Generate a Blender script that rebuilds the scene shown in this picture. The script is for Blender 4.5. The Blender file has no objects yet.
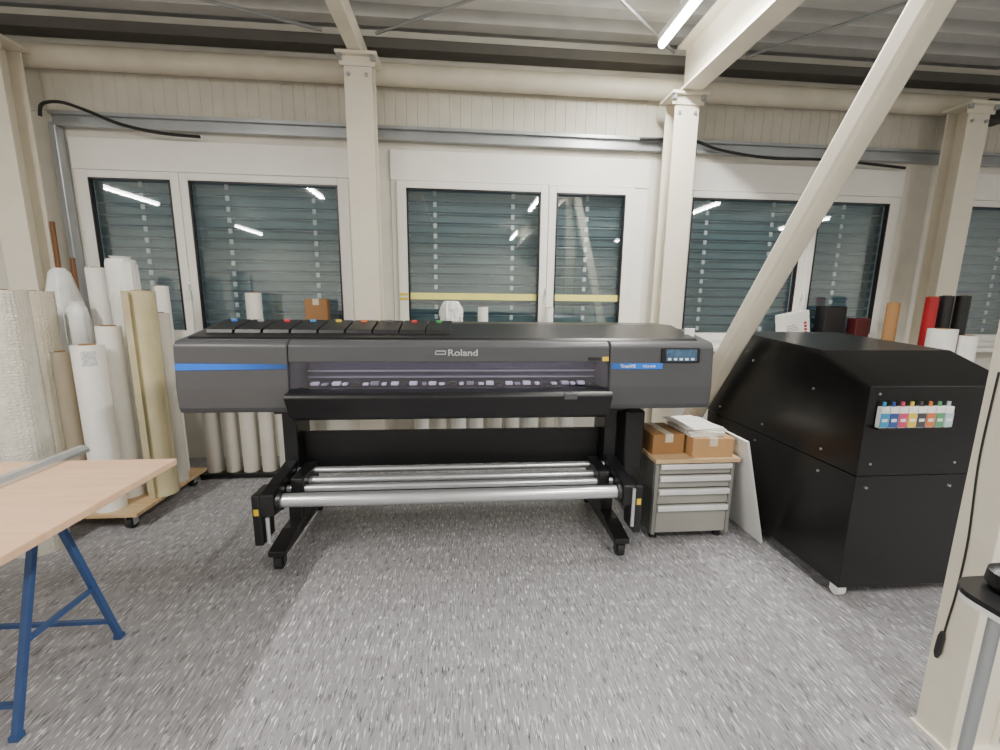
import bpy, bmesh, math, random
from mathutils import Vector, Matrix, noise
random.seed(7)
COL = bpy.context.scene.collection
PI = math.pi

# ------------------------------------------------------------------ camera
FPX = 432.0
yaw, pitch, roll = math.radians(5.0), math.radians(10.0), 0.012
CP = Vector((0, 0, 1.47))
F = Vector((math.sin(yaw)*math.cos(pitch), math.cos(yaw)*math.cos(pitch), -math.sin(pitch)))
R0 = Vector((math.cos(yaw), -math.sin(yaw), 0))
U0 = R0.cross(F)
RV = R0*math.cos(roll) + U0*math.sin(roll)
UV = U0*math.cos(roll) - R0*math.sin(roll)
cd = bpy.data.cameras.new('camera'); cam = bpy.data.objects.new('camera', cd); COL.objects.link(cam)
cd.sensor_width = 36; cd.lens = FPX*36/1000; cd.clip_start = 0.05
M = Matrix((RV, UV, -F)).transposed().to_4x4(); M.translation = CP
cam.matrix_world = M
bpy.context.scene.camera = cam

def ray(px, py): return F + RV*((px-500)/FPX) + UV*((375-py)/FPX)
def WX(px, py, x):
    d = ray(px, py); return CP + d*((x-CP.x)/d.x)
def WY(px, py, y):
    d = ray(px, py); return CP + d*((y-CP.y)/d.y)
def WZ(px, py, z):
    d = ray(px, py); return CP + d*((z-CP.z)/d.z)

# ------------------------------------------------------------------ materials
def lin(c):
    return tuple((v/255/12.92 if v/255 <= .04045 else ((v/255+.055)/1.055)**2.4) for v in c) + (1,)
def mat(name, col, rough=.5, metal=0, var=.06, scale=6, emit=0, bump=0, bscale=60, coat=0):
    m = bpy.data.materials.new(name); m.use_nodes = True
    nt = m.node_tree; b = nt.nodes['Principled BSDF']; L = nt.links.new
    tc = nt.nodes.new('ShaderNodeTexCoord')
    n = nt.nodes.new('ShaderNodeTexNoise'); n.inputs['Scale'].default_value = scale; n.inputs['Detail'].default_value = 4
    L(tc.outputs['Object'], n.inputs['Vector'])
    r = nt.nodes.new('ShaderNodeValToRGB'); c = lin(col)
    r.color_ramp.elements[0].position = .3; r.color_ramp.elements[1].position = .7
    r.color_ramp.elements[0].color = tuple(max(0, v*(1-var)) for v in c[:3])+(1,)
    r.color_ramp.elements[1].color = tuple(min(1, v*(1+var)) for v in c[:3])+(1,)
    L(n.outputs['Fac'], r.inputs['Fac']); L(r.outputs['Color'], b.inputs['Base Color'])
    b.inputs['Roughness'].default_value = rough; b.inputs['Metallic'].default_value = metal
    b.inputs['Coat Weight'].default_value = coat
    if emit:
        L(r.outputs['Color'], b.inputs['Emission Color']); b.inputs['Emission Strength'].default_value = emit
    if bump:
        n2 = nt.nodes.new('ShaderNodeTexNoise'); n2.inputs['Scale'].default_value = bscale
        L(tc.outputs['Object'], n2.inputs['Vector'])
        bp = nt.nodes.new('ShaderNodeBump'); bp.inputs['Strength'].default_value = bump; bp.inputs['Distance'].default_value = .01
        L(n2.outputs['Fac'], bp.inputs['Height']); L(bp.outputs['Normal'], b.inputs['Normal'])
    return m
def glass_mat(name, tint, refl=.08, rough=.02):
    m = bpy.data.materials.new(name); m.use_nodes = True; nt = m.node_tree; nt.nodes.clear(); L = nt.links.new
    out = nt.nodes.new('ShaderNodeOutputMaterial'); tr = nt.nodes.new('ShaderNodeBsdfTransparent'); gl = nt.nodes.new('ShaderNodeBsdfGlossy')
    tr.inputs['Color'].default_value = tint; gl.inputs['Roughness'].default_value = rough
    mx = nt.nodes.new('ShaderNodeMixShader'); lw = nt.nodes.new('ShaderNodeLayerWeight')
    pw = nt.nodes.new('ShaderNodeMath'); pw.operation = 'POWER'; pw.inputs[1].default_value = 4
    ad = nt.nodes.new('ShaderNodeMath'); ad.operation = 'ADD'; ad.inputs[1].default_value = refl; ad.use_clamp = True
    L(lw.outputs['Facing'], pw.inputs[0]); L(pw.outputs[0], ad.inputs[0])
    L(ad.outputs[0], mx.inputs['Fac']); L(tr.outputs[0], mx.inputs[1]); L(gl.outputs[0], mx.inputs[2]); L(mx.outputs[0], out.inputs['Surface'])
    return m
def floor_mat():
    m = bpy.data.materials.new('flecked_vinyl'); m.use_nodes = True; nt = m.node_tree; L = nt.links.new; b = nt.nodes['Principled BSDF']
    tc = nt.nodes.new('ShaderNodeTexCoord')
    def fleck(sc, off, lo, hi, rot=0.0, det=1):
        mp = nt.nodes.new('ShaderNodeMapping'); mp.inputs['Scale'].default_value = sc; mp.inputs['Location'].default_value = off
        mp.inputs['Rotation'].default_value = (0, 0, rot)
        L(tc.outputs['Object'], mp.inputs['Vector'])
        n = nt.nodes.new('ShaderNodeTexNoise'); n.inputs['Scale'].default_value = 1; n.inputs['Detail'].default_value = det
        L(mp.outputs[0], n.inputs['Vector'])
        r = nt.nodes.new('ShaderNodeValToRGB'); r.color_ramp.elements[0].position = lo; r.color_ramp.elements[1].position = hi
        L(n.outputs['Fac'], r.inputs['Fac']); return r.outputs['Color']
    def mix(fac, a, bcol):
        x = nt.nodes.new('ShaderNodeMix'); x.data_type = 'RGBA'
        L(fac, x.inputs['Factor'])
        if isinstance(a, tuple): x.inputs['A'].default_value = a
        else: L(a, x.inputs['A'])
        x.inputs['B'].default_value = bcol
        return x.outputs['Result']
    c = mix(fleck((50, 7, 1), (0, 0, 0), .35, .7, 0, 3), lin((138, 137, 140)), lin((153, 152, 155)))
    c = mix(fleck((130, 13, 1), (5, 3, 0), .605, .622, .0), c, lin((110, 109, 112)))
    c = mix(fleck((130, 14, 1), (17, 9, 0), .62, .637, -.01), c, lin((180, 179, 182)))
    c = mix(fleck((140, 18, 1), (31, 23, 0), .672, .685, .01), c, lin((238, 237, 239)))
    c = mix(fleck((140, 18, 1), (51, 73, 0), .683, .696, -.01), c, lin((62, 61, 64)))
    L(c, b.inputs['Base Color']); b.inputs['Roughness'].default_value = .42
    return m
def wood_mat(name, c1, c2):
    m = bpy.data.materials.new(name); m.use_nodes = True; nt = m.node_tree; L = nt.links.new; b = nt.nodes['Principled BSDF']
    tc = nt.nodes.new('ShaderNodeTexCoord'); mp = nt.nodes.new('ShaderNodeMapping'); mp.inputs['Scale'].default_value = (4, 45, 20)
    n = nt.nodes.new('ShaderNodeTexNoise'); n.inputs['Scale'].default_value = 1; n.inputs['Detail'].default_value = 6
    r = nt.nodes.new('ShaderNodeValToRGB'); r.color_ramp.elements[0].color = lin(c1); r.color_ramp.elements[1].color = lin(c2)
    r.color_ramp.elements[0].position = .3; r.color_ramp.elements[1].position = .7
    L(tc.outputs['Object'], mp.inputs['Vector']); L(mp.outputs[0], n.inputs['Vector']); L(n.outputs['Fac'], r.inputs['Fac']); L(r.outputs['Color'], b.inputs['Base Color'])
    b.inputs['Roughness'].default_value = .5
    return m
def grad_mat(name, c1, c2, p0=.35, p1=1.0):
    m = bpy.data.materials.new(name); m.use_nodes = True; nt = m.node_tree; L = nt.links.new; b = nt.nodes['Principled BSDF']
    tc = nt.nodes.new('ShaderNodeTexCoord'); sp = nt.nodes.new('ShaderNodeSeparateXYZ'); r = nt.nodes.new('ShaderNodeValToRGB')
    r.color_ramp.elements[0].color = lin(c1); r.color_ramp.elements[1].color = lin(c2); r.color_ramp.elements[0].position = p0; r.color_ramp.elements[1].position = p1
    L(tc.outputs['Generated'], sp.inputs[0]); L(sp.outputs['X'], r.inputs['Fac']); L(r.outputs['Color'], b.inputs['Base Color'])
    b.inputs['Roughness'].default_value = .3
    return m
def bubble_mat(name, col):
    m = mat(name, col, .12, var=.04, scale=16, coat=1); nt = m.node_tree; L = nt.links.new; b = nt.nodes['Principled BSDF']
    b.inputs['Subsurface Weight'].default_value = .3; b.inputs['Subsurface Radius'].default_value = (.03, .03, .025)
    tc = nt.nodes.new('ShaderNodeTexCoord'); v = nt.nodes.new('ShaderNodeTexVoronoi'); v.inputs['Scale'].default_value = 58; v.inputs['Randomness'].default_value = .3
    n = nt.nodes.new('ShaderNodeTexNoise'); n.inputs['Scale'].default_value = 8; n.inputs['Detail'].default_value = 1
    b1 = nt.nodes.new('ShaderNodeBump'); b1.inputs['Strength'].default_value = .3; b1.inputs['Distance'].default_value = .03
    bp = nt.nodes.new('ShaderNodeBump'); bp.inputs['Strength'].default_value = .7; bp.inputs['Distance'].default_value = .008; bp.invert = True
    L(tc.outputs['Object'], v.inputs['Vector']); L(tc.outputs['Object'], n.inputs['Vector'])
    L(n.outputs['Fac'], b1.inputs['Height']); L(b1.outputs['Normal'], bp.inputs['Normal'])
    L(v.outputs['Distance'], bp.inputs['Height']); L(bp.outputs['Normal'], b.inputs['Normal'])
    return m

m_floor = floor_mat()
m_wall = mat('painted_wall', (223, 219, 208), .6)
m_white = mat('white_window_frame', (244, 242, 235), .4, var=.02)
m_clad = mat('beige_cladding', (201, 197, 184), .5)
m_ceil = mat('ceiling_sheet', (206, 206, 202), .34)
m_steel = mat('cream_painted_steel', (226, 219, 201), .42, var=.04)
m_shade = mat('shade_tone_beam', (94, 92, 87), .6)  # dark grey stands in for the shade on the unlit eave beam
m_pipe = mat('cream_pipe', (217, 210, 192), .5)
m_galv = mat('galvanised_steel', (168, 172, 174), .35, .5)
m_cable = mat('black_cable', (22, 22, 24), .5)
m_glass = glass_mat('window_glass', (.88, .92, .93, 1), .12)
m_blind = mat('blue_grey_blind', (164, 186, 191), .38, .15, var=.12, scale=2.2)
m_cord = mat('blind_cord', (252, 253, 253), .6)
m_tape = mat('yellow_tape', (234, 228, 126), .5)
m_yellow2 = mat('yellow_marker_tape', (232, 208, 70), .5)
m_emit = mat('tube_glow', (255, 252, 246), .5, emit=36, var=0)
m_char = mat('charcoal_plastic', (76, 77, 80), .36, var=.03)
m_black = mat('black_plastic', (24, 24, 26), .34, var=.1)
m_apron = mat('satin_black_apron', (20, 20, 22), .34, var=.05)
m_blackmat = mat('black_panel', (20, 20, 22), .42, var=.15)
m_bay = mat('violet_glow_bay', (54, 50, 70), .35, var=.1)  # violet put into the colour for the purplish glow inside the print bay
m_box = mat('black_painted_board', (13, 13, 14), .28, var=.15, scale=3)
m_silver = mat('brushed_aluminium', (214, 216, 219), .28, .75)
m_handle = mat('bright_handle', (232, 233, 233), .3, .2)
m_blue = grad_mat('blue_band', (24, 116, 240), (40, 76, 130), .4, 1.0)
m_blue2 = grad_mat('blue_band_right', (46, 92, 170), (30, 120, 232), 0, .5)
m_acryl = glass_mat('tinted_cover', (.86, .84, .94, 1), .06)
m_lcd = mat('lcd_screen', (60, 84, 108), .2, emit=.35, var=.35, scale=30)
m_lcd2 = mat('lcd_icon', (200, 214, 224), .2, emit=.5)
m_wht = mat('white_plastic', (238, 238, 236), .45, var=.03)
m_paper = mat('white_paper', (238, 236, 230), .55, var=.04)
m_print = mat('printed_paper', (226, 222, 214), .5, var=.25, scale=40)
m_label = mat('grey_print_label', (196, 198, 200), .5, var=.3, scale=70)
m_paper2 = mat('cream_paper', (212, 200, 176), .55, var=.05)
m_greyroll = mat('pale_grey_film', (212, 207, 196), .4, var=.06, coat=.2)
m_film = mat('yellowish_film', (198, 187, 148), .16, var=.12, coat=.8, bump=.25, bscale=12)
m_clear = mat('clear_wrap_over_paper', (226, 226, 221), .16, var=.07, coat=.9, bump=.3, bscale=20)
m_plastic = mat('white_wrap', (232, 232, 229), .3, var=.05, bump=.35, bscale=14)
m_bag = mat('crumpled_bag', (234, 234, 232), .35, var=.08, bump=1, bscale=30)
m_bubble = bubble_mat('bubble_wrap', (206, 198, 178))
m_bubble2 = bubble_mat('bubble_wrap_grey', (214, 210, 197))
m_card = mat('cardboard', (186, 146, 100), .7)
m_card2 = mat('cardboard_dark', (156, 114, 70), .7)
m_core = mat('core_card', (150, 118, 80), .8)
m_tabletop = wood_mat('pale_wood', (211, 172, 138), (225, 189, 157))
m_ply = wood_mat('plywood', (190, 160, 118), (206, 178, 138))
m_trestle = mat('blue_painted_tube', (48, 76, 124), .45)
m_drawer = mat('warm_grey_drawer', (154, 153, 147), .45, var=.03)
m_frame = mat('grey_cabinet_frame', (134, 134, 128), .45, var=.03)
m_cab = mat('grey_cabinet', (70, 72, 69), .5)
m_rubber = mat('rubber', (30, 30, 30), .7)
m_yellow = mat('yellow_label', (236, 200, 40), .5)
m_red = mat('red_film', (164, 24, 32), .35)
m_dred = mat('dark_red_case', (84, 30, 32), .4)
m_brown = mat('brown_wood', (120, 78, 44), .6)
def cmat(rgb): return mat('ink_%d_%d_%d' % rgb, rgb, .35, var=.02)

# ------------------------------------------------------------------ mesh helpers
ORG = {}
def NB(): return bmesh.new()
def box(bm, x0, x1, y0, y1, z0, z1):
    v = [bm.verts.new(p) for p in ((x0,y0,z0),(x1,y0,z0),(x1,y1,z0),(x0,y1,z0),(x0,y0,z1),(x1,y0,z1),(x1,y1,z1),(x0,y1,z1))]
    for f in ((0,3,2,1),(4,5,6,7),(0,1,5,4),(1,2,6,5),(2,3,7,6),(3,0,4,7)): bm.faces.new([v[i] for i in f])
    return bm
def prism(bm, pts, axis, a0, a1):
    def P(u, v, a): return (a,u,v) if axis == 'x' else ((u,a,v) if axis == 'y' else (u,v,a))
    A = [bm.verts.new(P(u, v, a0)) for u, v in pts]; B = [bm.verts.new(P(u, v, a1)) for u, v in pts]
    bm.faces.new(A); bm.faces.new(B[::-1]); n = len(pts)
    for i in range(n): bm.faces.new((A[i], B[i], B[(i+1) % n], A[(i+1) % n]))
    return bm
def sweep(bm, pts, r, seg=10, cap=True):
    pts = [Vector(p) for p in pts]; rings = []; prev = None
    for i, p in enumerate(pts):
        d = (pts[min(i+1, len(pts)-1)] - pts[max(i-1, 0)]).normalized()
        if prev is None:
            up = Vector((0,0,1)) if abs(d.z) < .9 else Vector((1,0,0))
            a = d.cross(up).normalized()
        else: a = (prev - d*prev.dot(d)).normalized()
        prev = a; b = d.cross(a); rr = r[i] if isinstance(r, (list, tuple)) else r
        rings.append([bm.verts.new(p + (a*math.cos(2*PI*(k+.5)/seg) + b*math.sin(2*PI*(k+.5)/seg))*rr) for k in range(seg)])
    for i in range(len(rings)-1):
        for k in range(seg): bm.faces.new((rings[i][k], rings[i][(k+1) % seg], rings[i+1][(k+1) % seg], rings[i+1][k]))
    if cap: bm.faces.new(rings[0][::-1]); bm.faces.new(rings[-1])
    return bm
def cyl(bm, p0, p1, r0, r1=None, seg=20): return sweep(bm, [p0, p1], [r0, r1 if r1 is not None else r0], seg)
def bar(bm, p0, p1, w): return sweep(bm, [p0, p1], w*.7071, 4)
def oriented(bm, p0, p1, a, b, wa, wb_):
    vs = [[bm.verts.new(p + a*(wa*i) + b*(wb_*j)) for i, j in ((-.5,-.5),(.5,-.5),(.5,.5),(-.5,.5))] for p in (p0, p1)]
    bm.faces.new(vs[0][::-1]); bm.faces.new(vs[1])
    for k in range(4): bm.faces.new((vs[0][k], vs[0][(k+1)%4], vs[1][(k+1)%4], vs[1][k]))
    return bm
def lathe(bm, prof, seg=32, wob=0, sd=0, freq=2.2):
    rings = []
    for r, z in prof:
        ring = []
        for k in range(seg):
            a = 2*PI*k/seg; rr = r
            if wob: rr = r*(1 + wob*noise.noise(Vector((math.cos(a)*freq+sd, math.sin(a)*freq, z*4*freq/2.2))))
            ring.append(bm.verts.new((math.cos(a)*rr, math.sin(a)*rr, z)))
        rings.append(ring)
    n = len(rings)
    for i in range(n):
        j = (i+1) % n
        for k in range(seg): bm.faces.new((rings[i][k], rings[i][(k+1) % seg], rings[j][(k+1) % seg], rings[j][k]))
    return bm
def curve(pts, n=8):
    pts = [Vector(p) for p in pts]; q = [pts[0]*2-pts[1]] + pts + [pts[-1]*2-pts[-2]]; out = []
    for i in range(1, len(q)-2):
        for k in range(n):
            t = k/n; a, b, c, d = q[i-1], q[i], q[i+1], q[i+2]
            out.append(.5*((2*b)+(c-a)*t+(2*a-5*b+4*c-d)*t*t+(3*b-a-3*c+d)*t**3))
    out.append(pts[-1]); return out
def ob(name, bm, material, parent=None, org=(0,0,0), bev=0, smooth=False, label=None):
    o3 = Vector(ORG[parent.name]) if parent is not None else Vector(org)
    bmesh.ops.recalc_face_normals(bm, faces=bm.faces); bmesh.ops.translate(bm, verts=bm.verts, vec=-o3)
    me = bpy.data.meshes.new(name); bm.to_mesh(me); bm.free()
    if smooth:
        for p in me.polygons: p.use_smooth = True
        me.set_sharp_from_angle(angle=math.radians(40))
    me.materials.append(material)
    o = bpy.data.objects.new(name, me); COL.objects.link(o)
    if parent is not None: o.parent = parent
    else: o.location = o3
    ORG[o.name] = o3
    if bev:
        b = o.modifiers.new('Bevel', 'BEVEL'); b.width = bev; b.segments = 2; b.limit_method = 'ANGLE'
    if label: o['label'] = label
    return o
def tag(o, label, cat, group=None):
    o['label'] = label; o['category'] = cat
    if group: o['group'] = group
    return o
def thing(name, label, cat, loc=(0,0,0), group=None, org=None):
    o = bpy.data.objects.new(name, None); COL.objects.link(o); o.location = loc; o.empty_display_size = .1
    ORG[o.name] = Vector(loc if org is None else org)
    return tag(o, label, cat, group)
def struct(o): o['kind'] = 'structure'; return o
def text(name, body, size, loc, material, parent, rotx=PI/2, bold=0, sx=1):
    cu = bpy.data.curves.new(name, 'FONT'); cu.body = body; cu.size = size; cu.extrude = .0008; cu.offset = bold
    t = bpy.data.objects.new(name+'_src', cu); COL.objects.link(t)
    bpy.context.view_layer.update()
    me = bpy.data.meshes.new_from_object(t.evaluated_get(bpy.context.evaluated_depsgraph_get()))
    bpy.data.objects.remove(t)
    me.transform(Matrix.Translation(Vector(loc)-Vector(ORG[parent.name])) @ Matrix.Rotation(rotx, 4, 'X') @ Matrix.Diagonal((sx, 1, 1, 1)))
    me.materials.clear(); me.materials.append(material)
    o = bpy.data.objects.new(name, me); COL.objects.link(o); o.parent = parent; ORG[o.name] = ORG[parent.name]
    return o
def caster(par, x, y, zt, r, m, mw):
    bm = NB(); box(bm, x-.03, x+.03, y-.028, y+.028, zt-.008, zt); box(bm, x-.028, x-.02, y-.02, y+.02, r*.7, zt-.008); box(bm, x+.02, x+.028, y-.02, y+.02, r*.7, zt-.008)
    fk = ob('caster', bm, m, par)
    ob('wheel', cyl(NB(), (x-.018, y, r), (x+.018, y, r), r, seg=20), mw, fk, smooth=True)

# ------------------------------------------------------------------ room shell
XL, XR, YF, YB, ZC = -8.2, 10.0, -7.0, 4.0, 3.6
struct(ob('floor', box(NB(), XL-.2, XR+.2, YF-.2, YB+.2, -.1, 0), m_floor))
prof = []; y = YF-.2
while y < YB+.2:
    prof += [(y, ZC+.10), (y+.09, ZC+.10), (y+.105, ZC), (y+.225, ZC), (y+.24, ZC+.10)]; y += .28
prof += [(YB+.45, ZC+.10), (YB+.45, ZC+.2), (YF-.2, ZC+.2)]
struct(ob('ceiling', prism(NB(), prof, 'x', XL-.2, XR+.2), m_ceil))
struct(ob('wall_left', box(NB(), XL-.2, XL, YF, YB, 0, ZC), m_wall))
struct(ob('wall_right', box(NB(), XR, XR+.2, YF, YB, 0, ZC), m_wall))
struct(ob('wall_front', box(NB(), XL-.2, XR+.2, YF-.2, YF, 0, ZC), m_wall))
WIN = [(-3.12, -.95), (-.61, 1.67), (1.92, 4.15), (4.52, 6.75)]
ZS, ZT = 1.05, 2.70
bm = NB(); box(bm, XL-.2, XR+.2, YB, YB+.2, 0, ZS); box(bm, XL-.2, XR+.2, YB, YB+.2, ZT, ZC)
xs = [XL-.2] + [v for w in WIN for v in w] + [XR+.2]
for i in range(0, len(xs), 2): box(bm, xs[i], xs[i+1], YB, YB+.2, ZS, ZT)
wb = struct(ob('wall_back', bm, m_wall))
# vertical ribbed cladding above the windows
pts = []; x = XL
while x < XR-.1:
    pts += [(x, YB-.012), (x+.078, YB-.012), (x+.081, YB-.008), (x+.087, YB-.008), (x+.09, YB-.012)]; x += .09
pts += [(XR, YB-.012), (XR, YB+.002), (XL, YB+.002)]
ob('cladding_panel', prism(NB(), pts, 'z', 2.88, 3.36), m_clad, wb)
bm = NB(); prism(bm, [(YB+.01, ZS-.04), (YB-.2, ZS-.04), (YB-.2, ZS), (YB+.01, ZS)], 'x', -3.14, 6.8)
struct(ob('trim_1', bm, m_white, bev=.006))

def window(n, x0, x1, glasses, handle_x, tape=False):
    w = bpy.data.objects.new('window_%d' % n, None); COL.objects.link(w); w['kind'] = 'structure'; w.location = ((x0+x1)/2, YB, ZS); ORG[w.name] = Vector(w.location)
    bm = NB(); box(bm, x0, x1, YB-.02, YB+.06, 2.46, ZT); box(bm, x0, x1, YB-.01, YB+.06, ZS, ZS+.05)
    box(bm, x0, glasses[0][0]-.085, YB-.01, YB+.06, ZS+.05, 2.46); box(bm, glasses[-1][1]+.085, x1, YB-.01, YB+.06, ZS+.05, 2.46)
    for a, b in zip(glasses[:-1], glasses[1:]):
        if b[0]-a[1] > .17: box(bm, a[1]+.085, b[0]-.085, YB-.01, YB+.06, ZS+.05, 2.46)
    fr = ob('frame', bm, m_white, w, bev=.006)
    for gi, (a, b) in enumerate(glasses):
        mid = [.085, .085]
        if gi > 0: mid[0] = min(.085, (a-glasses[gi-1][1])/2-.002)
        if gi < len(glasses)-1: mid[1] = min(.085, (glasses[gi+1][0]-b)/2-.002)
        bm = NB(); zt = 2.455; zg0, zg1 = ZS+.12, 2.395
        box(bm, a-mid[0], a, YB-.035, YB+.03, ZS+.05, zt); box(bm, b, b+mid[1], YB-.035, YB+.03, ZS+.05, zt)
        box(bm, a, b, YB-.035, YB+.03, zg1, zt); box(bm, a, b, YB-.035, YB+.03, ZS+.05, zg0)
        s = ob('sash', bm, m_white, w, bev=.006)
        bm = NB()
        for q in ((a, a+.012, zg0, zg1), (b-.012, b, zg0, zg1)): box(bm, q[0], q[1], YB-.038, YB-.0, q[2], q[3])
        box(bm, a, b, YB-.038, YB, zg1-.012, zg1)
        ob('gasket', bm, m_black, s)
        ob('pane', box(NB(), a, b, YB+.005, YB+.011, zg0, zg1), m_glass, s)
        if tape:
            ob('yellow_tape', box(NB(), a+.012, b-.012, YB+.0005, YB+.0045, 1.458, 1.516), m_tape, s, label='yellow tape strip stuck across the pane')
            if gi == 0:
                for q in (1.45, 1.49): ob('yellow_tape', box(NB(), -.555, -.482, YB-.0385, YB-.0345, q, q+.022), m_yellow2, s, label='short yellow tape strip')
    # outside venetian blind
    bm = NB(); z = ZS+.02
    while z < 2.5:
        prism(bm, [(YB+.095, z+.064), (YB+.12, z+.05), (YB+.148, z+.0), (YB+.151, z+.003), (YB+.123, z+.053), (YB+.096, z+.067)], 'x', x0+.02, x1-.02); z += .09
    bl = ob('blind', bm, m_blind, w)
    for a, b in glasses:
        for fx in ((.2, .8) if b-a > .8 else (.5,)):
            bm = NB(); xx = a+(b-a)*fx; z = ZS+.05
            while z < 2.45: box(bm, xx-.015, xx+.015, YB+.084, YB+.090, z, z+.04); z += .09
            ob('ladder_cord', bm, m_cord, bl)
    bm = NB(); box(bm, handle_x-.014, handle_x+.014, YB-.045, YB-.035, 1.50, 1.58); box(bm, handle_x-.009, handle_x+.009, YB-.075, YB-.045, 1.55, 1.568); box(bm, handle_x-.01, handle_x+.01, YB-.085, YB-.07, 1.43, 1.57)
    ob('handle', bm, m_wht, w, bev=.004)
window(1, WIN[0][0], WIN[0][1], [(-3.0, -2.38), (-2.24, -1.05)], -2.31)
window(2, WIN[1][0], WIN[1][1], [(-.476, .69), (.83, 1.455)], .76, True)
window(3, WIN[2][0], WIN[2][1], [(2.08, 3.17), (3.32, 4.02)], 3.245)
window(4, WIN[3][0], WIN[3][1], [(4.68, 5.6), (5.75, 6.6)], 5.675)

# ------------------------------------------------------------------ steel frame
def column(x, y0, y1, w, top, label, group='cream steel columns along the window wall'):
    yc = (y0+y1)/2; t = thing('steel_column', label, 'column', (x, yc, 0), group)
    bm = NB(); box(bm, x-w/2, x+w/2, y0, y0+.014, 0, top); box(bm, x-w/2, x+w/2, y1-.014, y1, 0, top); box(bm, x-.008, x+.008, y0+.014, y1-.014, 0, top)
    ob('shaft', bm, m_steel, t, bev=.003)
    ob('top_plate', box(NB(), x-w/2-.05, x+w/2+.05, y0-.05, y1, top, top+.022), m_steel, t, bev=.003)
    for sx in (-1, 1):
        ob('bolt', cyl(NB(), (x+sx*(w/2+.02), y0-.025, top-.035), (x+sx*(w/2+.02), y0-.025, top), .019, seg=6), m_galv, t)
        ob('bolt', cyl(NB(), (x+sx*(w/2-.035), y0-.014, top-.12), (x+sx*(w/2-.035), y0, top-.12), .014, seg=6), m_galv, t)
    ob('stiffener', box(NB(), x-w/2-.03, x+w/2+.03, y0-.012, y0, top-.065, top), m_steel, t, bev=.003)
    ob('base_plate', box(NB(), x-w/2-.02, x+w/2+.02, y0-.02, y1, 0, .015), m_steel, t)
    return t
column(-3.30, 3.62, 3.80, .2, 3.20, 'cream steel column at far left behind the bubble wrap rolls')
column(-.77, 3.62, 3.80, .2, 3.215, 'cream steel column between the first and second windows, behind the printer')
column(1.79, 3.62, 3.80, .2, 3.07, 'cream steel column beside the foot of the diagonal brace')
column(4.36, 3.62, 3.80, .2, 3.12, 'cream steel column behind the black hood and the coloured tubes')
t = thing('foreground_column', 'large cream steel column in the right foreground with a hanging black cable', 'column', (1.69, 1.115, 0))
bm = NB(); box(bm, 1.60, 1.615, 1.06, 1.17, 0, 3.08); box(bm, 1.765, 1.78, 1.06, 1.17, 0, 3.08); box(bm, 1.615, 1.765, 1.07, 1.085, 0, 3.08)
ob('shaft', bm, m_steel, t, bev=.003)
ob('base_plate', box(NB(), 1.59, 1.80, 1.045, 1.18, 0, .012), m_steel, t)
# diagonal brace
p0, p1 = Vector((1.765, 3.50, .02)), Vector((1.695, 1.29, 3.045))
t = thing('diagonal_brace', 'thick cream steel diagonal brace rising from behind the printer to the ceiling', 'brace', p0)
dv = (p1-p0).normalized(); nx = dv.cross(Vector((1,0,0))).normalized(); sx = Vector((1,0,0))
ob('tube', oriented(NB(), p0+dv*.08, p1, sx, nx, .11, .11), m_steel, t, bev=.02, smooth=True)
ob('gusset_plate', prism(NB(), [(3.36, .0), (3.6, .0), (3.6, .3), (3.50, .26)], 'x', 1.785, 1.80), m_steel, t)
# ceiling members
t = thing('ceiling_girder', 'deep cream ceiling girder above the diagonal brace', 'beam', (1.82, 0, 3.1), None)
bm = NB(); box(bm, 1.71, 1.87, YF+.02, 3.70, 3.095, 3.112); box(bm, 1.71, 1.87, YF+.02, 3.70, 3.44, 3.46); box(bm, 1.783, 1.797, YF+.02, 3.70, 3.112, 3.44)
ob('web_and_flanges', bm, m_steel, t)
tag(ob('ceiling_beam', box(NB(), -.83, -.73, YF+.02, 3.82, 3.24, 3.37), m_steel, org=(-.77, 0, 3.24), bev=.006), 'slim cream ceiling beam over the column between the first two windows', 'beam')
tag(ob('eave_beam', box(NB(), XL+.02, XR-.02, 3.85, 3.985, 3.40, 3.475), m_shade, org=(0, 3.92, 3.40)), 'long beam coloured dark as if unlit, along the top of the window wall', 'beam')
bm = NB(); cyl(bm, (XL+.02, 3.905, 3.235), (XR-.02, 3.905, 3.235), .08, seg=24)
tag(ob('wall_pipe', bm, m_pipe, org=(0, 3.905, 3.235), smooth=True), 'thick cream pipe running under the eave beam above the cladding', 'pipe')
bm = NB(); prism(bm, [(3.985, 2.76), (3.93, 2.76), (3.93, 2.785), (3.965, 2.785), (3.965, 2.845), (3.93, 2.845), (3.93, 2.87), (3.985, 2.87)], 'x', -3.2, XR-.02)
tag(ob('cable_rail', bm, m_galv, org=(0, 3.95, 2.76)), 'long grey metal cable rail above the windows', 'rail')
bm = NB(); box(bm, -3.185, -3.135, 3.90, 3.985, 0, 2.755)
ch = tag(ob('cable_channel', bm, m_galv, org=(-3.16, 3.94, 0), bev=.005), 'upright grey metal channel between left column and first window', 'channel')
rods = [((330, 46), (205, 0), 'thin tie rod left of the slim ceiling beam'), ((384, 58), (470, 0), 'thin tie rod right of the slim ceiling beam'),
        ((664, 64), (622, 0), 'short thin tie rod beside the lit tube'), ((735, 66), (915, 0), 'thin tie rod between deep girder and right corner')]
for a, b, l in rods:
    A, B = WZ(*a, 3.47), WZ(*b, 3.47)
    if A.y > 3.8: A.y = 3.8
    tag(ob('tie_rod', cyl(NB(), A, A+(B-A)*1.25, .012, seg=8), m_galv, org=A, smooth=True), l, 'rod', 'ceiling tie rods')
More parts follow.
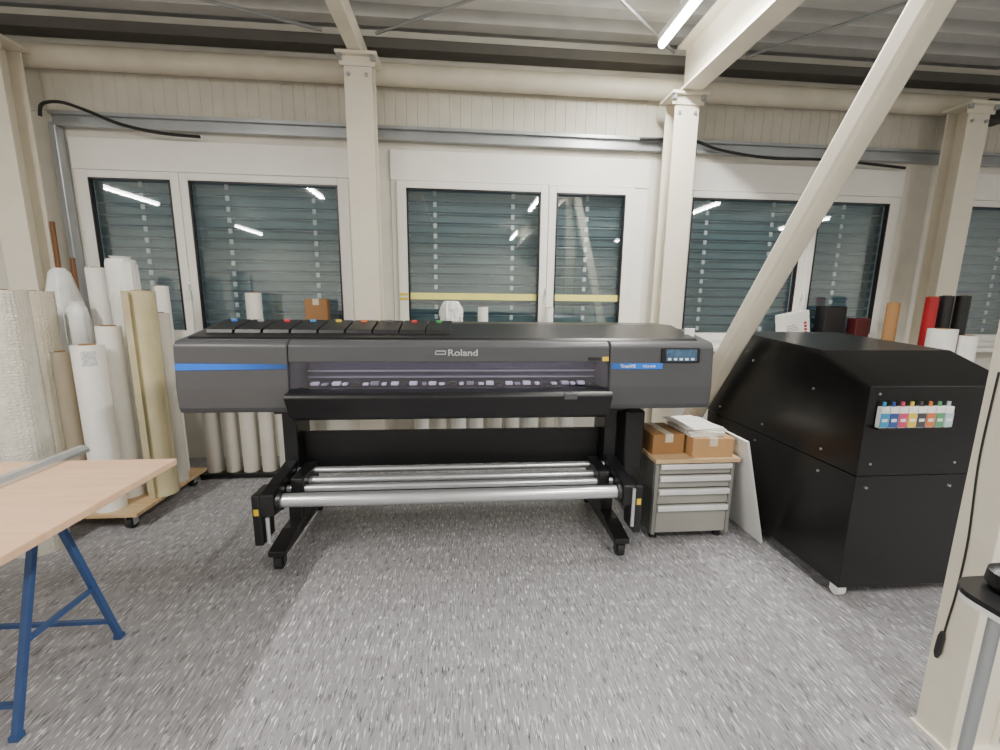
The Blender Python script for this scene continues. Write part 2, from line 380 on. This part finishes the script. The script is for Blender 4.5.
# cables
def cable(pts, r, label, name='cable', material=None):
    c = curve(pts); return tag(ob(name, sweep(NB(), c, r, 8), material or m_cable, org=c[0], smooth=True), label, 'cable')
cable([WY(40,116,3.86), WY(42,104,3.84), WY(60,102,3.84), WY(85,110,3.84), WY(120,124,3.86), WY(160,133,3.90), WY(200,137,3.918)], .012, 'black cable looping over the rail at the upper left corner')
cable([WY(640,139,3.918), WY(690,140,3.88), WY(720,150,3.88), WY(770,158,3.89), WY(830,160,3.895), WY(905,168,3.918)], .012, 'black cable drooping over the rail right of the third column')
# small black box on the right column
q = WY(994, 112, 3.70)
t = thing('junction_box', 'small black box fixed near the top of the right window column', 'box', (4.56, 3.70, q.z-.09))
ob('housing', box(NB(), 4.46, 4.68, 3.64, 3.78, q.z-.09, q.z+.08), m_black, t, bev=.008)
ob('cable_gland', cyl(NB(), (4.52, 3.70, q.z-.13), (4.52, 3.70, q.z-.09), .02, seg=14), m_black, t, smooth=True)
# fluorescent tubes
def lamp(x, y, label, e=78):
    t = thing('tube_light', label, 'light', (x, y, 3.3), 'ceiling tube lights')
    bm = NB(); prism(bm, [(x-.018, 3.335), (x+.018, 3.335), (x+.022, 3.38), (x-.022, 3.38)], 'y', y-.78, y+.78)
    box(bm, x-.008, x+.008, y-.5, y-.48, 3.38, ZC+.045); box(bm, x-.008, x+.008, y+.48, y+.5, 3.38, ZC+.045)
    ob('housing', bm, m_wht, t)
    ob('tube', cyl(NB(), (x, y-.75, 3.305), (x, y+.75, 3.305), .027, seg=14), m_emit, t, smooth=True)
    ld = bpy.data.lights.new('tube_lamp', 'AREA'); ld.shape = 'RECTANGLE'; ld.size = .054; ld.size_y = 1.5; ld.energy = e; ld.color = (1, .97, .915)
    lo = bpy.data.objects.new('tube_lamp', ld); COL.objects.link(lo); lo.parent = t; lo.location = (0, 0, -.026)
lamp(1.45, 2.65, 'lit tube light hanging left of the deep ceiling girder', 88)
for x, y, l, e in ((-2.6, .0, 'tube light over the wooden table', 135), (-6.2, -1.1, 'tube light in the far left bay', 60), (-6.0, -5.3, 'tube light at the rear of the far left bay', 55),
                   (1.4, -.6, 'tube light behind the viewer on the right', 88), (4.8, -.9, 'tube light over the right side bay', 100), (8.0, -2.0, 'tube light in the far right bay', 60),
                   (-2.6, -4.6, 'tube light at the rear left', 70), (1.5, -5.1, 'tube light at the rear centre', 78), (4.8, -5.0, 'tube light at the rear right', 70)):
    lamp(x, y, l, e)

# ------------------------------------------------------------------ printer
P = thing('wide_format_printer', 'wide black and charcoal large format printer with blue bands on a stand', 'printer', (0, 2.6, 0))
cap = [(2.325, .862), (2.285, .872), (2.273, .90), (2.27, 1.0), (2.285, 1.22), (2.305, 1.243), (2.62, 1.295), (2.95, 1.295), (3.0, 1.26), (3.0, .90), (2.96, .862)]
endl = ob('end_cover', prism(NB(), cap, 'x', -1.447, -.897), m_char, P, bev=.008)
endr = ob('end_cover', prism(NB(), cap, 'x', .803, 1.395), m_char, P, bev=.008)
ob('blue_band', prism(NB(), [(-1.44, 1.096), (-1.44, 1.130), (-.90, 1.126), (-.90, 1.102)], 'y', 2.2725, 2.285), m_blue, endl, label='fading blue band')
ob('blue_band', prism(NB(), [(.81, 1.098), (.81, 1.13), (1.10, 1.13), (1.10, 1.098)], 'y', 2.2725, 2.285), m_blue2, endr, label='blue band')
ob('upper_front_cover', prism(NB(), [(2.28, 1.135), (2.285, 1.22), (2.305, 1.243), (2.62, 1.295), (2.62, 1.135)], 'x', -.893, .799), m_char, P, bev=.006)
lid = ob('top_lid', prism(NB(), [(2.335, 1.247), (2.35, 1.26), (2.66, 1.318), (2.92, 1.318), (2.95, 1.285), (2.62, 1.285)], 'x', -1.405, 1.325), m_black, P, bev=.004)
tcols = [(40,110,200), (150,150,154), (205,50,60), (60,140,190), (225,190,60), (230,110,50), (90,90,96), (200,60,60), (70,170,90)]
def lz(y): return 1.26+(y-2.35)*.187
for i, c in enumerate(tcols):
    x = -1.36 + i*.145
    bc = ob('ink_bay_cover', prism(NB(), [(2.42, lz(2.42)), (2.43, lz(2.43)+.020), (2.65, lz(2.65)+.020), (2.655, lz(2.655))], 'x', x, x+.135), m_blackmat, P, bev=.003)
    ob('colour_tag', box(NB(), x+.045, x+.077, 2.60, 2.612, lz(2.6)+.014, lz(2.6)+.033), cmat(c), bc, bev=.002)
# interior of the print zone
ob('body_shell', box(NB(), -.895, .801, 2.62, 2.99, .866, 1.285), m_black, P)
ob('print_bay_back', box(NB(), -.895, .801, 2.54, 2.62, .97, 1.135), m_bay, P)
ob('platen', box(NB(), -.895, .801, 2.31, 2.62, .955, .975), m_black, P)
ob('guide_rail', box(NB(), -.88, .79, 2.50, 2.53, 1.05, 1.056), m_silver, P)
ob('lower_rail', box(NB(), -.88, .79, 2.51, 2.54, 1.012, 1.018), m_silver, P)
x = -.84; i = 0
while x < .76:
    w = (.04, .03, .042, .024)[i % 4]
    ob('pinch_roller', box(NB(), x, x+w, 2.42, 2.46, .984, .984+(.016, .012, .018, .010)[(i*3) % 4]), (m_wht, m_silver, m_wht, m_wht, m_black)[i % 5], P, bev=.002)
    x += w + (.018, .028, .014)[i % 3]; i += 1
ld = bpy.data.lights.new('bay_lamp', 'AREA'); ld.shape = 'RECTANGLE'; ld.size = 1.65; ld.size_y = .02; ld.energy = 1.6; ld.color = (.94, .91, 1)
lo = bpy.data.objects.new('bay_lamp', ld); COL.objects.link(lo); lo.parent = P; lo.location = (-.045, 2.36-2.6, 1.128); lo.rotation_euler = (math.radians(40), 0, 0)
ob('front_window', prism(NB(), [(2.274, 1.0), (2.284, 1.135), (2.288, 1.135), (2.278, 1.0)], 'x', -.89, .795), m_acryl, P)
ap = ob('front_apron', prism(NB(), [(2.45, .97), (2.29, .992), (2.195, .990), (2.182, .978), (2.178, .965), (2.235, .848), (2.26, .832), (2.45, .825)], 'x', -.89, .795), m_apron, P, bev=.004)
ob('latch', box(NB(), .53, .60, 2.168, 2.215, .952, .988), m_char, P, bev=.005)
ob('chassis_beam', box(NB(), -1.06, 1.0, 2.46, 2.92, .815, .868), m_black, P)
# logo and marks
ob('brand_emblem', box(box(box(box(NB(), -.145, -.088, 2.2765, 2.284, 1.176, 1.181), -.145, -.14, 2.2765, 2.284, 1.181, 1.193), -.14, -.088, 2.277, 2.285, 1.193, 1.198), -.093, -.088, 2.2765, 2.284, 1.181, 1.193), m_silver, P)
text('brand_lettering', 'Roland', .048, (-.08, 2.2775, 1.171), m_silver, P, bold=.0008, sx=1.2)
text('model_lettering', 'TrueVIS', .026, (.86, 2.2705, 1.106), m_wht, endr, bold=.0004)
text('model_lettering', 'VG3-640', .020, (.985, 2.2705, 1.107), m_wht, endr)
ob('control_panel', prism(NB(), [(2.268, 1.135), (2.2735, 1.215), (2.288, 1.215), (2.282, 1.135)], 'x', 1.09, 1.31), m_black, endr, bev=.003)
ob('screen', prism(NB(), [(2.266, 1.143), (2.271, 1.207), (2.275, 1.207), (2.27, 1.143)], 'x', 1.115, 1.29), m_lcd, endr)
for i in range(5): ob('screen_icon', prism(NB(), [(2.2655, 1.148), (2.2665, 1.160), (2.275, 1.160), (2.27, 1.148)], 'x', 1.125+i*.033, 1.143+i*.033), m_lcd2, endr)
ob('warning_label', prism(NB(), [(2.279, 1.142), (2.2805, 1.165), (2.287, 1.165), (2.286, 1.142)], 'x', .76, .795), m_yellow, P)
ob('black_label', prism(NB(), [(2.279, 1.145), (2.2805, 1.162), (2.287, 1.162), (2.286, 1.145)], 'x', .68, .75), m_black, P)
ob('rating_sticker', box(NB(), 1.30, 1.36, 2.44, 2.452, 1.262, 1.312), m_wht, P, bev=.002)
# stand
XA, XB = -1.0, .91
for x in (XA, XB):
    ob('leg', box(NB(), x-.04, x+.04, 2.50, 2.72, .12, .83), m_black, P, bev=.008)
    ft = ob('foot', prism(NB(), [(2.21, .085), (2.21, .12), (2.40, .15), (2.8, .15), (2.97, .12), (2.97, .085)], 'x', x-.045, x+.045), m_black, P, bev=.006)
    for yy in (2.25, 2.91): caster(P, x, yy, .09, .041, m_black, m_rubber)
ob('rear_panel', box(NB(), XA+.04, XB-.04, 2.60, 2.63, .44, .665), m_blackmat, P, bev=.004)
ob('cross_bar', cyl(NB(), (XA+.04, 2.66, .79), (XB-.04, 2.66, .79), .018, seg=12), m_black, P, smooth=True)
for (yy, zz, r, x0, x1, m) in ((2.20, .418, .036, XA+.01, XB+.02, m_silver), (2.32, .43, .020, XA+.04, XB-.04, m_silver), (2.39, .445, .022, XA+.04, XB-.04, m_silver), (2.48, .468, .018, XA+.04, XB-.04, m_silver)):
    ob('media_shaft', cyl(NB(), (x0, yy, zz), (x1, yy, zz), r, seg=20), m, P, smooth=True)
ob('shaft_rail', box(NB(), XA+.04, XB-.04, 2.32, 2.56, .375, .395), m_black, P, bev=.004)
for x, s in ((XA, -1), (XB, 1)):
    ob('take_up_arm', prism(NB(), [(2.15, .355), (2.15, .47), (2.26, .49), (2.54, .53), (2.57, .36), (2.3, .335)], 'x', x-.035, x+.035), m_black, P, bev=.006)
    u = ob('take_up_unit', box(NB(), x+s*.055-.022, x+s*.055+.022, 2.15, 2.30, .19, .47), m_black, P, bev=.008)
    ob('yellow_label', box(NB(), x+s*.055-.012, x+s*.055+.012, 2.1485, 2.151, .36, .395), m_yellow, u)
    ob('end_flange', cyl(NB(), (x-s*.06, 2.20, .418), (x-s*.04, 2.20, .418), .05, seg=24), m_black, P, smooth=True)
    ob('media_holder', box(NB(), x-s*.10-.035, x-s*.10+.035, 2.29, 2.55, .36, .50), m_black, P, bev=.01)
ob('waste_bottle_box', box(NB(), .97, 1.09, 2.42, 2.70, .46, .82), m_black, P, bev=.012)
ob('chrome_post', cyl(NB(), (XA+.0, 2.145, .21), (XA+.0, 2.145, .35), .010, seg=12), m_silver, P, smooth=True)
ob('chrome_post', cyl(NB(), (XB+.02, 2.14, .24), (XB+.02, 2.14, .46), .010, seg=12), m_silver, P, smooth=True)

# ------------------------------------------------------------------ drawer cabinet and things on it
C = thing('drawer_cabinet', 'low grey metal cabinet with four drawers beside the printer', 'cabinet', (1.415, 2.66, 0))
ob('body', box(NB(), 1.155, 1.655, 2.395, 2.93, .045, .515), m_cab, C, bev=.005)
for xx in (1.155, 1.632): ob('side_frame', box(NB(), xx, xx+.023, 2.37, 2.40, .045, .515), m_frame, C, bev=.002)
ob('worktop', box(NB(), 1.14, 1.67, 2.345, 2.95, .515, .54), m_ply, C, bev=.003)
for z0, z1 in ((.438, .506), (.352, .428), (.246, .342), (.056, .236)):
    d = ob('drawer', box(NB(), 1.181, 1.629, 2.372, 2.395, z0, z1), m_drawer, C, bev=.002)
    ob('handle', prism(NB(), [(2.372, z1-.002), (2.357, z1-.002), (2.353, z1-.008), (2.353, z1-.031), (2.357, z1-.033), (2.360, z1-.014), (2.372, z1-.012)], 'x', 1.183, 1.627), m_handle, d)
for xx in (1.195, 1.615):
    for yy in (2.43, 2.88): ob('foot', cyl(NB(), (xx, yy, 0), (xx, yy, .05), .025, .018, 16), m_rubber, C, smooth=True)
def carton(x0, x1, y0, y1, z0, z1, label, m, rot=0):
    c = Vector(((x0+x1)/2, (y0+y1)/2, z0)); t = thing('cardboard_box', label, 'box', c)
    ob('carton', box(NB(), x0, x1, y0, y1, z0, z1), m, t, bev=.004)
    ob('packing_tape', box(box(NB(), c.x-.025, c.x+.025, y0-.001, y1+.001, z1-.001, z1+.001), c.x-.025, c.x+.025, y0-.0012, y0, z1-.05, z1), m_paper2, t)
    t.rotation_euler.z = rot; return t
carton(1.15, 1.355, 2.44, 2.70, .54, .665, 'small brown carton left on the drawer cabinet', m_card2, .05)
carton(1.38, 1.635, 2.37, 2.72, .54, .66, 'wider brown carton on the drawer cabinet under white papers', m_card, -.02)
z = .662
for i, th in enumerate((.018, .010, .006, .003, .003)):
    x, y = 1.485+random.uniform(-.025, .012), 2.56+random.uniform(-.02, .02)
    o = tag(ob('paper_sheet', box(NB(), x-.11, x+.11, y-.15, y+.15, z, z+th), m_print if i % 2 else m_paper, org=(x, y, z)), ['lowest and thickest white paper pad on the wider carton', 'second paper pad from bottom on the wider carton', 'middle white paper pad on the wider carton', 'second paper sheet from top on the wider carton', 'topmost thin white paper sheet on the wider carton'][i], 'paper', 'white papers on the carton')
    o.rotation_euler.z = (.04, -.1, .14, -.05, .2)[i]; z += th+.0015
bm = NB(); prism(bm, [(1.83, .0), (1.843, .004), (1.678, .66), (1.665, .656)], 'y', 2.30, 2.84)
tag(ob('white_board', bm, m_wht, org=(1.83, 2.6, 0)), 'white board leaning between drawer cabinet and black hood', 'board')

# ------------------------------------------------------------------ black hood
B = thing('black_hood', 'large black hooded enclosure on white casters with a row of ink bottles', 'enclosure', (2.18, 2.4, 0))
bx0, bx1, by0, by1 = 1.86, 2.62, 1.785, 3.06
ob('lower_cabinet', box(NB(), bx0+.006, bx1-.006, by0+.006, by1, .065, .655), m_box, B, bev=.003)
hood = ob('upper_hood', prism(NB(), [(by0, .66), (by0, 1.095), (2.10, 1.225), (2.83, 1.268), (3.06, .66)], 'x', bx0, bx1), m_box, B, bev=.003)
ob('top_seam', prism(NB(), [(by0-.004, 1.08), (by0-.004, 1.098), (2.10, 1.229), (2.83, 1.273), (2.835, 1.253), (2.10, 1.21)], 'x', bx0-.003, bx0+.012), m_blackmat, B)
for (yy, zz) in ((2.0, .72), (2.45, .72), (2.9, .72), (2.1, 1.02), (2.6, 1.1), (2.0, .6), (2.5, .6)):
    ob('screw', cyl(NB(), (bx0-.004, yy, zz), (bx0+.004, yy, zz), .007, seg=10), m_galv, B)
for (xx, zz) in ((1.92, .72), (2.36, .72), (1.92, .6), (2.36, .6), (1.91, 1.06), (2.45, 1.06)):
    ob('screw', cyl(NB(), (xx, by0-.004, zz), (xx, by0+.008, zz), .006, seg=10), m_galv, B)
for xx in (bx0+.05, bx1-.05):
    for yy in (by0+.05, by1-.06): caster(B, xx, yy, .066, .028, m_wht, m_wht)
rk = tag(ob('bottle_rack', box(NB(), 1.90, 2.285, by0-.03, by0-.001, .895, .904), m_black, org=(2.1, by0, .9)), 'slim black rack holding coloured ink bottles on the black hood', 'rack')
icol = [((50,150,200),'bright blue'), ((50,80,150),'dark blue'), ((200,70,105),'pink'), ((224,194,70),'yellow'), ((70,70,76),'black'), ((206,116,70),'orange'), ((90,154,110),'green'), ((178,200,208),'pale grey blue')]
order = ['leftmost', 'second', 'third', 'fourth', 'fifth', 'sixth', 'seventh', 'rightmost']
for i, (c, nm) in enumerate(icol):
    x = 1.925 + i*.0465; z0 = .904; cm = cmat(c)
    t = thing('ink_bottle', '%s flat ink bottle, %s in the rack on the black hood' % (nm, order[i]), 'bottle', (x, by0-.016, z0), 'ink bottles in the rack')
    ob('bottle_body', box(NB(), x-.0205, x+.0205, by0-.028, by0-.004, z0, z0+.10), m_wht, t, bev=.003)
    ob('colour_label', box(NB(), x-.0205, x+.0205, by0-.0295, by0-.027, z0+.004, z0+.070), cm, t)
    ob('paper_label', box(NB(), x-.013, x+.013, by0-.0305, by0-.029, z0+.030, z0+.044), m_paper, t)
    ob('cap', cyl(NB(), (x, by0-.016, z0+.10), (x, by0-.016, z0+.122), .007, seg=14), cm, t, smooth=True)

# ------------------------------------------------------------------ table, trestle, ruler
tag(ob('table_top', box(NB(), -2.95, -1.24, .92, 1.90, .743, .77), m_tabletop, org=(-2.0, 1.45, .743), bev=.004), 'pale wood table top lying on a blue trestle', 'table')
T = thing('trestle', 'blue steel trestle under the pale wood table top', 'trestle', (-1.9, 1.56, 0))
ob('top_beam', box(NB(), -2.45, -1.40, 1.535, 1.585, .69, .743), m_trestle, T, bev=.004)
for x in (-1.49, -2.36):
    for yf, ya in ((1.345, 1.53), (1.785, 1.59)):
        ob('leg', bar(NB(), (x, ya, .70), (x, yf, .012), .022), m_trestle, T, bev=.003)
        ob('foot_cap', box(NB(), x-.014, x+.014, yf-.014, yf+.014, 0, .02), m_trestle, T)
    ob('side_bar', bar(NB(), (x, 1.425, .30), (x, 1.70, .30), .016), m_trestle, T)
for yy, z in ((1.755, .105), (1.372, .105)):
    ob('long_bar', bar(NB(), (-2.36, yy, z), (-1.49, yy, z), .016), m_trestle, T)
bm = NB(); prism(bm, [(-1.718, .77), (-1.676, .77), (-1.676, .785), (-1.69, .80), (-1.718, .80)], 'y', 1.0, 2.01)
tag(ob('metal_ruler', bm, m_silver, org=(-1.7, 1.5, .77), bev=.001), 'long narrow aluminium rail lying across the table top', 'ruler')

# ------------------------------------------------------------------ dolly and rolls
D = thing('dolly', 'wooden dolly board on casters under the standing rolls', 'dolly', (-2.3, 3.08, 0))
ob('board', box(NB(), -2.61, -2.035, 2.69, 3.45, .095, .12), m_ply, D, bev=.004)
for xx in (-2.54, -2.11):
    for yy in (2.75, 3.38): caster(D, xx, yy, .095, .04, m_galv, m_rubber)
def roll_thing(name, base, top, r, m, label, cat='roll', group='rolls standing by the left windows', core=True, rc=None, wob=0, flap=None, wrap=0):
    base, top = Vector(base), Vector(top); L = (top-base).length; rc = rc or min(.04, r*.6)
    t = thing(name, label, cat, base, group, org=(0,0,0)); t.rotation_mode = 'QUATERNION'; t.rotation_quaternion = Vector((0,0,1)).rotation_difference(top-base)
    n = 1 if not wob else 14
    pr = [(rc, 0)] + [(r, L*k/n) for k in range(n+1)] + [(rc, L)]
    ob('wound_sheet', lathe(NB(), pr, 36, wob, random.random()*9), m, t, smooth=True)
    if core: ob('core', lathe(NB(), [(rc*.82, .002), (rc*.995, .002), (rc*.995, L+.006), (rc*.82, L+.006)], 24), m_core, t, smooth=True)
    if wrap:
        ob('wrap_top', lathe(NB(), [(r+.003, L-.25), (r+.004, L-.02), (r*.95, L+wrap*.35), (r*.6, L+wrap*.7), (r*.75, L+wrap), (r*.7, L+wrap), (r*.55, L+wrap*.7), (r*.9, L+wrap*.3), (r+.001, L-.02), (r+.001, L-.25)], 30, .22, random.random()*9), m_plastic, t, smooth=True)
    if flap is not None:
        a = math.radians(flap); nrm = Vector((math.cos(a), math.sin(a), 0)); tn = Vector((-nrm.y, nrm.x, 0)); c = nrm*(r+.001)+tn*.035
        ob('loose_edge', oriented(NB(), c+Vector((0,0,.01)), c+Vector((0,0,L-.005)), tn, nrm, .07, .002), m, t)
    return t
def vroll(name, px, pytop, y, z0, r, m, label, lean=0, **k):
    tp = WY(px, pytop, y); return roll_thing(name, (tp.x+lean, y, z0), tp, r, m, label, **k)
vroll('bubble_wrap_roll', -4, 290, 2.545, 0, .115, m_bubble2, 'thick bubble wrap roll at the far left edge, nearest the table', wob=.05)
vroll('bubble_wrap_roll', 28, 291, 3.02, 0, .115, m_bubble, 'thick beige bubble wrap roll beside the white wrapped roll', wob=.05)
t = vroll('paper_roll', 87, 345, 2.79, .12, .078, m_paper, 'short white paper roll with a paper label at the front of the dolly')
lz1 = WY(87, 345, 2.79).z - .12
bm = NB(); seg = 8
for k in range(seg):
    a0 = -.9 + (k-seg/2)*.11; a1 = a0+.11; r1 = .0785; za, zb = lz1-.12, lz1-.03
    q = [bm.verts.new((r1*math.cos(a), r1*math.sin(a), zz)) for a, zz in ((a0, za), (a1, za), (a1, zb), (a0, zb))]; bm.faces.new(q)
bmesh.ops.remove_doubles(bm, verts=bm.verts, dist=.0002)
ob('paper_label', bm, m_label, t, smooth=True)
vroll('paper_roll', 108, 326, 2.975, .12, .066, m_paper, 'medium white paper roll just behind the short front roll')
vroll('film_roll', 138, 291, 3.0, .12, .088, m_film, 'yellowish translucent film roll at the right front of the dolly', flap=-120)
vroll('paper_roll', 121, 262, 3.21, .12, .083, m_clear, 'tallest white roll in glossy clear wrap behind the yellowish film roll', flap=-70, wrap=.035)
vroll('paper_roll', 98, 268, 3.30, .12, .07, m_paper, 'tall slim white paper roll left of the tallest roll')
vroll('paper_roll', 159, 286, 3.38, .12, .055, m_paper, 'thin white paper roll at the back right corner of the dolly')
vroll('paper_roll', 157, 313, 3.21, .12, .07, m_greyroll, 'pale grey roll at the right edge of the dolly')
vroll('paper_roll', 77, 312, 3.12, .12, .055, m_clear, 'slim clear wrapped roll with crumpled top at the left edge of the dolly', flap=-150, wrap=.07)
vroll('paper_roll', 60, 352, 2.83, .12, .042, m_paper2, 'slim tan roll at the left front corner of the dolly')
# plastic-wrapped tall roll
tp = WY(60, 268, 3.44)
t = thing('wrapped_roll', 'tall roll wrapped in crumpled white plastic with a tapering top', 'roll', (tp.x-.01, 3.44, 0), 'rolls standing by the left windows', org=(0,0,0))
H = tp.z; pr = [(.01, 0)] + [(.16, H*.66*k/12) for k in range(13)] + [(.16-.10*(k/8)**1.2, H*(.66+.32*k/8)) for k in range(1, 9)] + [(.035, H), (.01, H)]
wr = ob('plastic_wrap', lathe(NB(), pr, 40, .08, 3.3), m_plastic, t, smooth=True)
for k, l in enumerate(('brown wooden pole leaning in the left window corner, taller one', 'brown wooden pole leaning in the left window corner, shorter one')):
    x0 = (-3.06, -3.0)[k]; tpz = (2.02, 1.75)[k]
    tag(ob('wooden_pole', cyl(NB(), (x0-.03, 3.66+.07*k, 0), (x0-.12+.03*k, 3.80+.02*k, tpz), .016, seg=12), m_brown, org=(x0-.03, 3.66+.07*k, 0), smooth=True), l, 'pole')
# pale rolls behind the printer left end in a low rack
ob_r = thing('roll_rack', 'low black rack holding pale rolls behind the printer left end', 'rack', (-1.75, 3.56, 0))
ob('tray', box(NB(), -2.12, -1.40, 3.485, 3.65, .02, .045), m_black, ob_r)
for xx in (-2.09, -1.43): ob('foot', box(NB(), xx-.02, xx+.02, 3.48, 3.66, 0, .02), m_black, ob_r)
nth = ['first', 'second', 'third', 'fourth', 'fifth', 'sixth', 'seventh', 'eighth', 'ninth']
for i in range(5):
    x = -2.03 + i*.143
    roll_thing('media_roll', (x, 3.567, .045), (x, 3.567, 1.12+.03*(i % 3)), (.06, .055, .063, .058, .06)[i], m_greyroll, '%s pale grey roll from the left in the rack behind the printer' % nth[i], group='pale rolls behind the printer')
for i in range(9):
    x = -.36 + i*.16
    roll_thing('media_roll', (x, 3.70, 0), (x, 3.70, .86+.04*(i % 3)), (.066, .058, .07, .062)[i % 4], (m_paper, m_greyroll, m_paper)[i % 3], '%s pale roll from the left seen through the gap under the printer' % nth[i], group='pale rolls under the middle window')

# ------------------------------------------------------------------ things on the sill
yS = 3.885
def sillroll(px, pyt, r, m, label, name='small_roll'):
    tp = WY(px, pyt, yS); return roll_thing(name, (tp.x, yS, ZS), tp, r, m, label, group='small rolls on the window sill')
sillroll(253, 293, .062, m_paper, 'white roll on the sill of the first window')
sillroll(483, 307, .045, m_paper, 'short white roll on the sill beside the plastic bag')
sillroll(549, 308, .04, m_paper, 'small white roll on the sill under the middle window handle')
tp = WY(317, 299, yS)
carton(tp.x-.09, tp.x+.09, 3.83, 3.95, ZS, tp.z, 'upright brown carton on the sill of the first window', m_card2, .08)
tp = WY(451, 301, yS)
t = thing('plastic_bag', 'white crumpled plastic bag on the sill of the second window', 'bag', (tp.x, yS, ZS), org=(0,0,0)); H = tp.z-ZS
ob('bag_body', lathe(NB(), [(.01, 0), (.08, .0), (.088, H*.3), (.092, H*.5), (.096, H*.66), (.09, H*.76), (.085, H*.84), (.075, H*.9), (.07, H*.94), (.06, H*.98), (.05, H), (.01, H*.97)], 44, .38, 1.7, freq=5), m_bag, t)
tp = WY(798, 312, 3.88)
t = thing('white_carton', 'tilted white carton with red marks on the sill of third window', 'box', (tp.x, 3.88, ZS), org=(0,0,0)); t.rotation_euler = (0, -.2, .1)
ob('carton', box(NB(), -.14, .14, -.05, .05, .03, tp.z-ZS), m_paper, t, bev=.004)
for i in range(6): ob('red_mark', box(NB(), .075, .105, -.0515, -.05, .055+i*.031, .075+i*.031), m_red, t)
for i in range(3): ob('grey_mark', box(NB(), -.11, .02-.02*i, -.0515, -.05, .17+i*.022, .178+i*.022), m_galv, t)
tp = WY(834, 306, 3.88)
tag(ob('black_case', box(NB(), tp.x-.12, tp.x+.10, 3.83, 3.96, ZS, tp.z), m_black, org=(tp.x, 3.9, ZS), bev=.01), 'black case on the sill beside the white carton', 'box')
tp = WY(862, 318, 3.88)
tag(ob('dark_case', box(NB(), tp.x-.09, tp.x+.06, 3.84, 3.95, ZS, tp.z), m_dred, org=(tp.x, 3.9, ZS), bev=.012), 'small dark red case on the sill right of the black case', 'box')
# tubes behind the hood
for px, pyt, y, r, m, l in ((894, 303, 3.4, .045, m_card2, 'brown cardboard tube standing behind the black hood'), (933, 297, 3.42, .045, m_red, 'red roll standing behind the black hood'),
        (947, 296, 3.45, .05, m_black, 'black roll beside the red roll behind the hood'), (964, 296, 3.40, .05, m_black, 'black roll second from the red roll behind the hood'),
        (943, 329, 3.15, .09, m_paper, 'short thick white roll in front of the red roll'), (969, 336, 3.05, .055, m_paper, 'short thin white roll in front of the black rolls')):
    vroll('standing_tube', px, pyt, y, 0, r, m, l, group='tubes standing behind the black hood')

# ------------------------------------------------------------------ right foreground stand table
S = thing('stand_table', 'small black topped stand table at the right front corner', 'table', (1.135, .57, 0))
pts = []
for cx, cy, a0 in ((1.23, .67, 0), (1.05, .67, 90), (1.05, .47, 180), (1.23, .47, 270)):
    for k in range(7):
        a = math.radians(a0+k*15); pts.append((cx+.06*math.cos(a), cy+.06*math.sin(a)))
ob('top', prism(NB(), pts, 'z', .899, .91), m_black, S)
ob('edge_band', prism(NB(), [((x-1.14)*.985+1.14, (y-.57)*.985+.57) for x, y in pts], 'z', .886, .899), m_wht, S)
for xx, yy in ((1.055, .675), (1.25, .49)): ob('leg', cyl(NB(), (xx, yy, 0), (xx, yy, .886), .0105, seg=16), m_galv, S, smooth=True)
t = thing('black_gadget', 'black rounded device lying on the stand table', 'device', (1.09, .675, .91), org=(0,0,0))
ob('housing', lathe(NB(), [(.005, 0), (.038, 0), (.047, .012), (.045, .036), (.026, .05), (.005, .052)], 28), m_black, t, smooth=True)
ob('button', cyl(NB(), (0, 0, .051), (0, 0, .056), .010, seg=16), m_char, t, smooth=True)
hx = 1.595
cable([WX(999,372,hx), WX(990,410,hx), WX(981,450,hx), WX(976,480,hx), WX(968,540,hx), WX(957,590,hx), WX(948,620,hx), WX(942,640,hx)], .003, 'thin black cable hanging down the foreground column', 'hanging_cable')
a, b = WX(943,632,hx-.006), WX(936,657,hx-.006)
tag(ob('cable_plug', sweep(NB(), [a, a+(b-a)*.2, a+(b-a)*.8, b], [.006, .010, .010, .005], 12), m_cable, org=b, smooth=True), 'black plug at the end of the cable hanging on the foreground column', 'plug')

# ------------------------------------------------------------------ world
w = bpy.data.worlds.new('World'); bpy.context.scene.world = w; w.use_nodes = True
bg = w.node_tree.nodes['Background']; bg.inputs['Color'].default_value = (.10, .14, .17, 1); bg.inputs['Strength'].default_value = .5
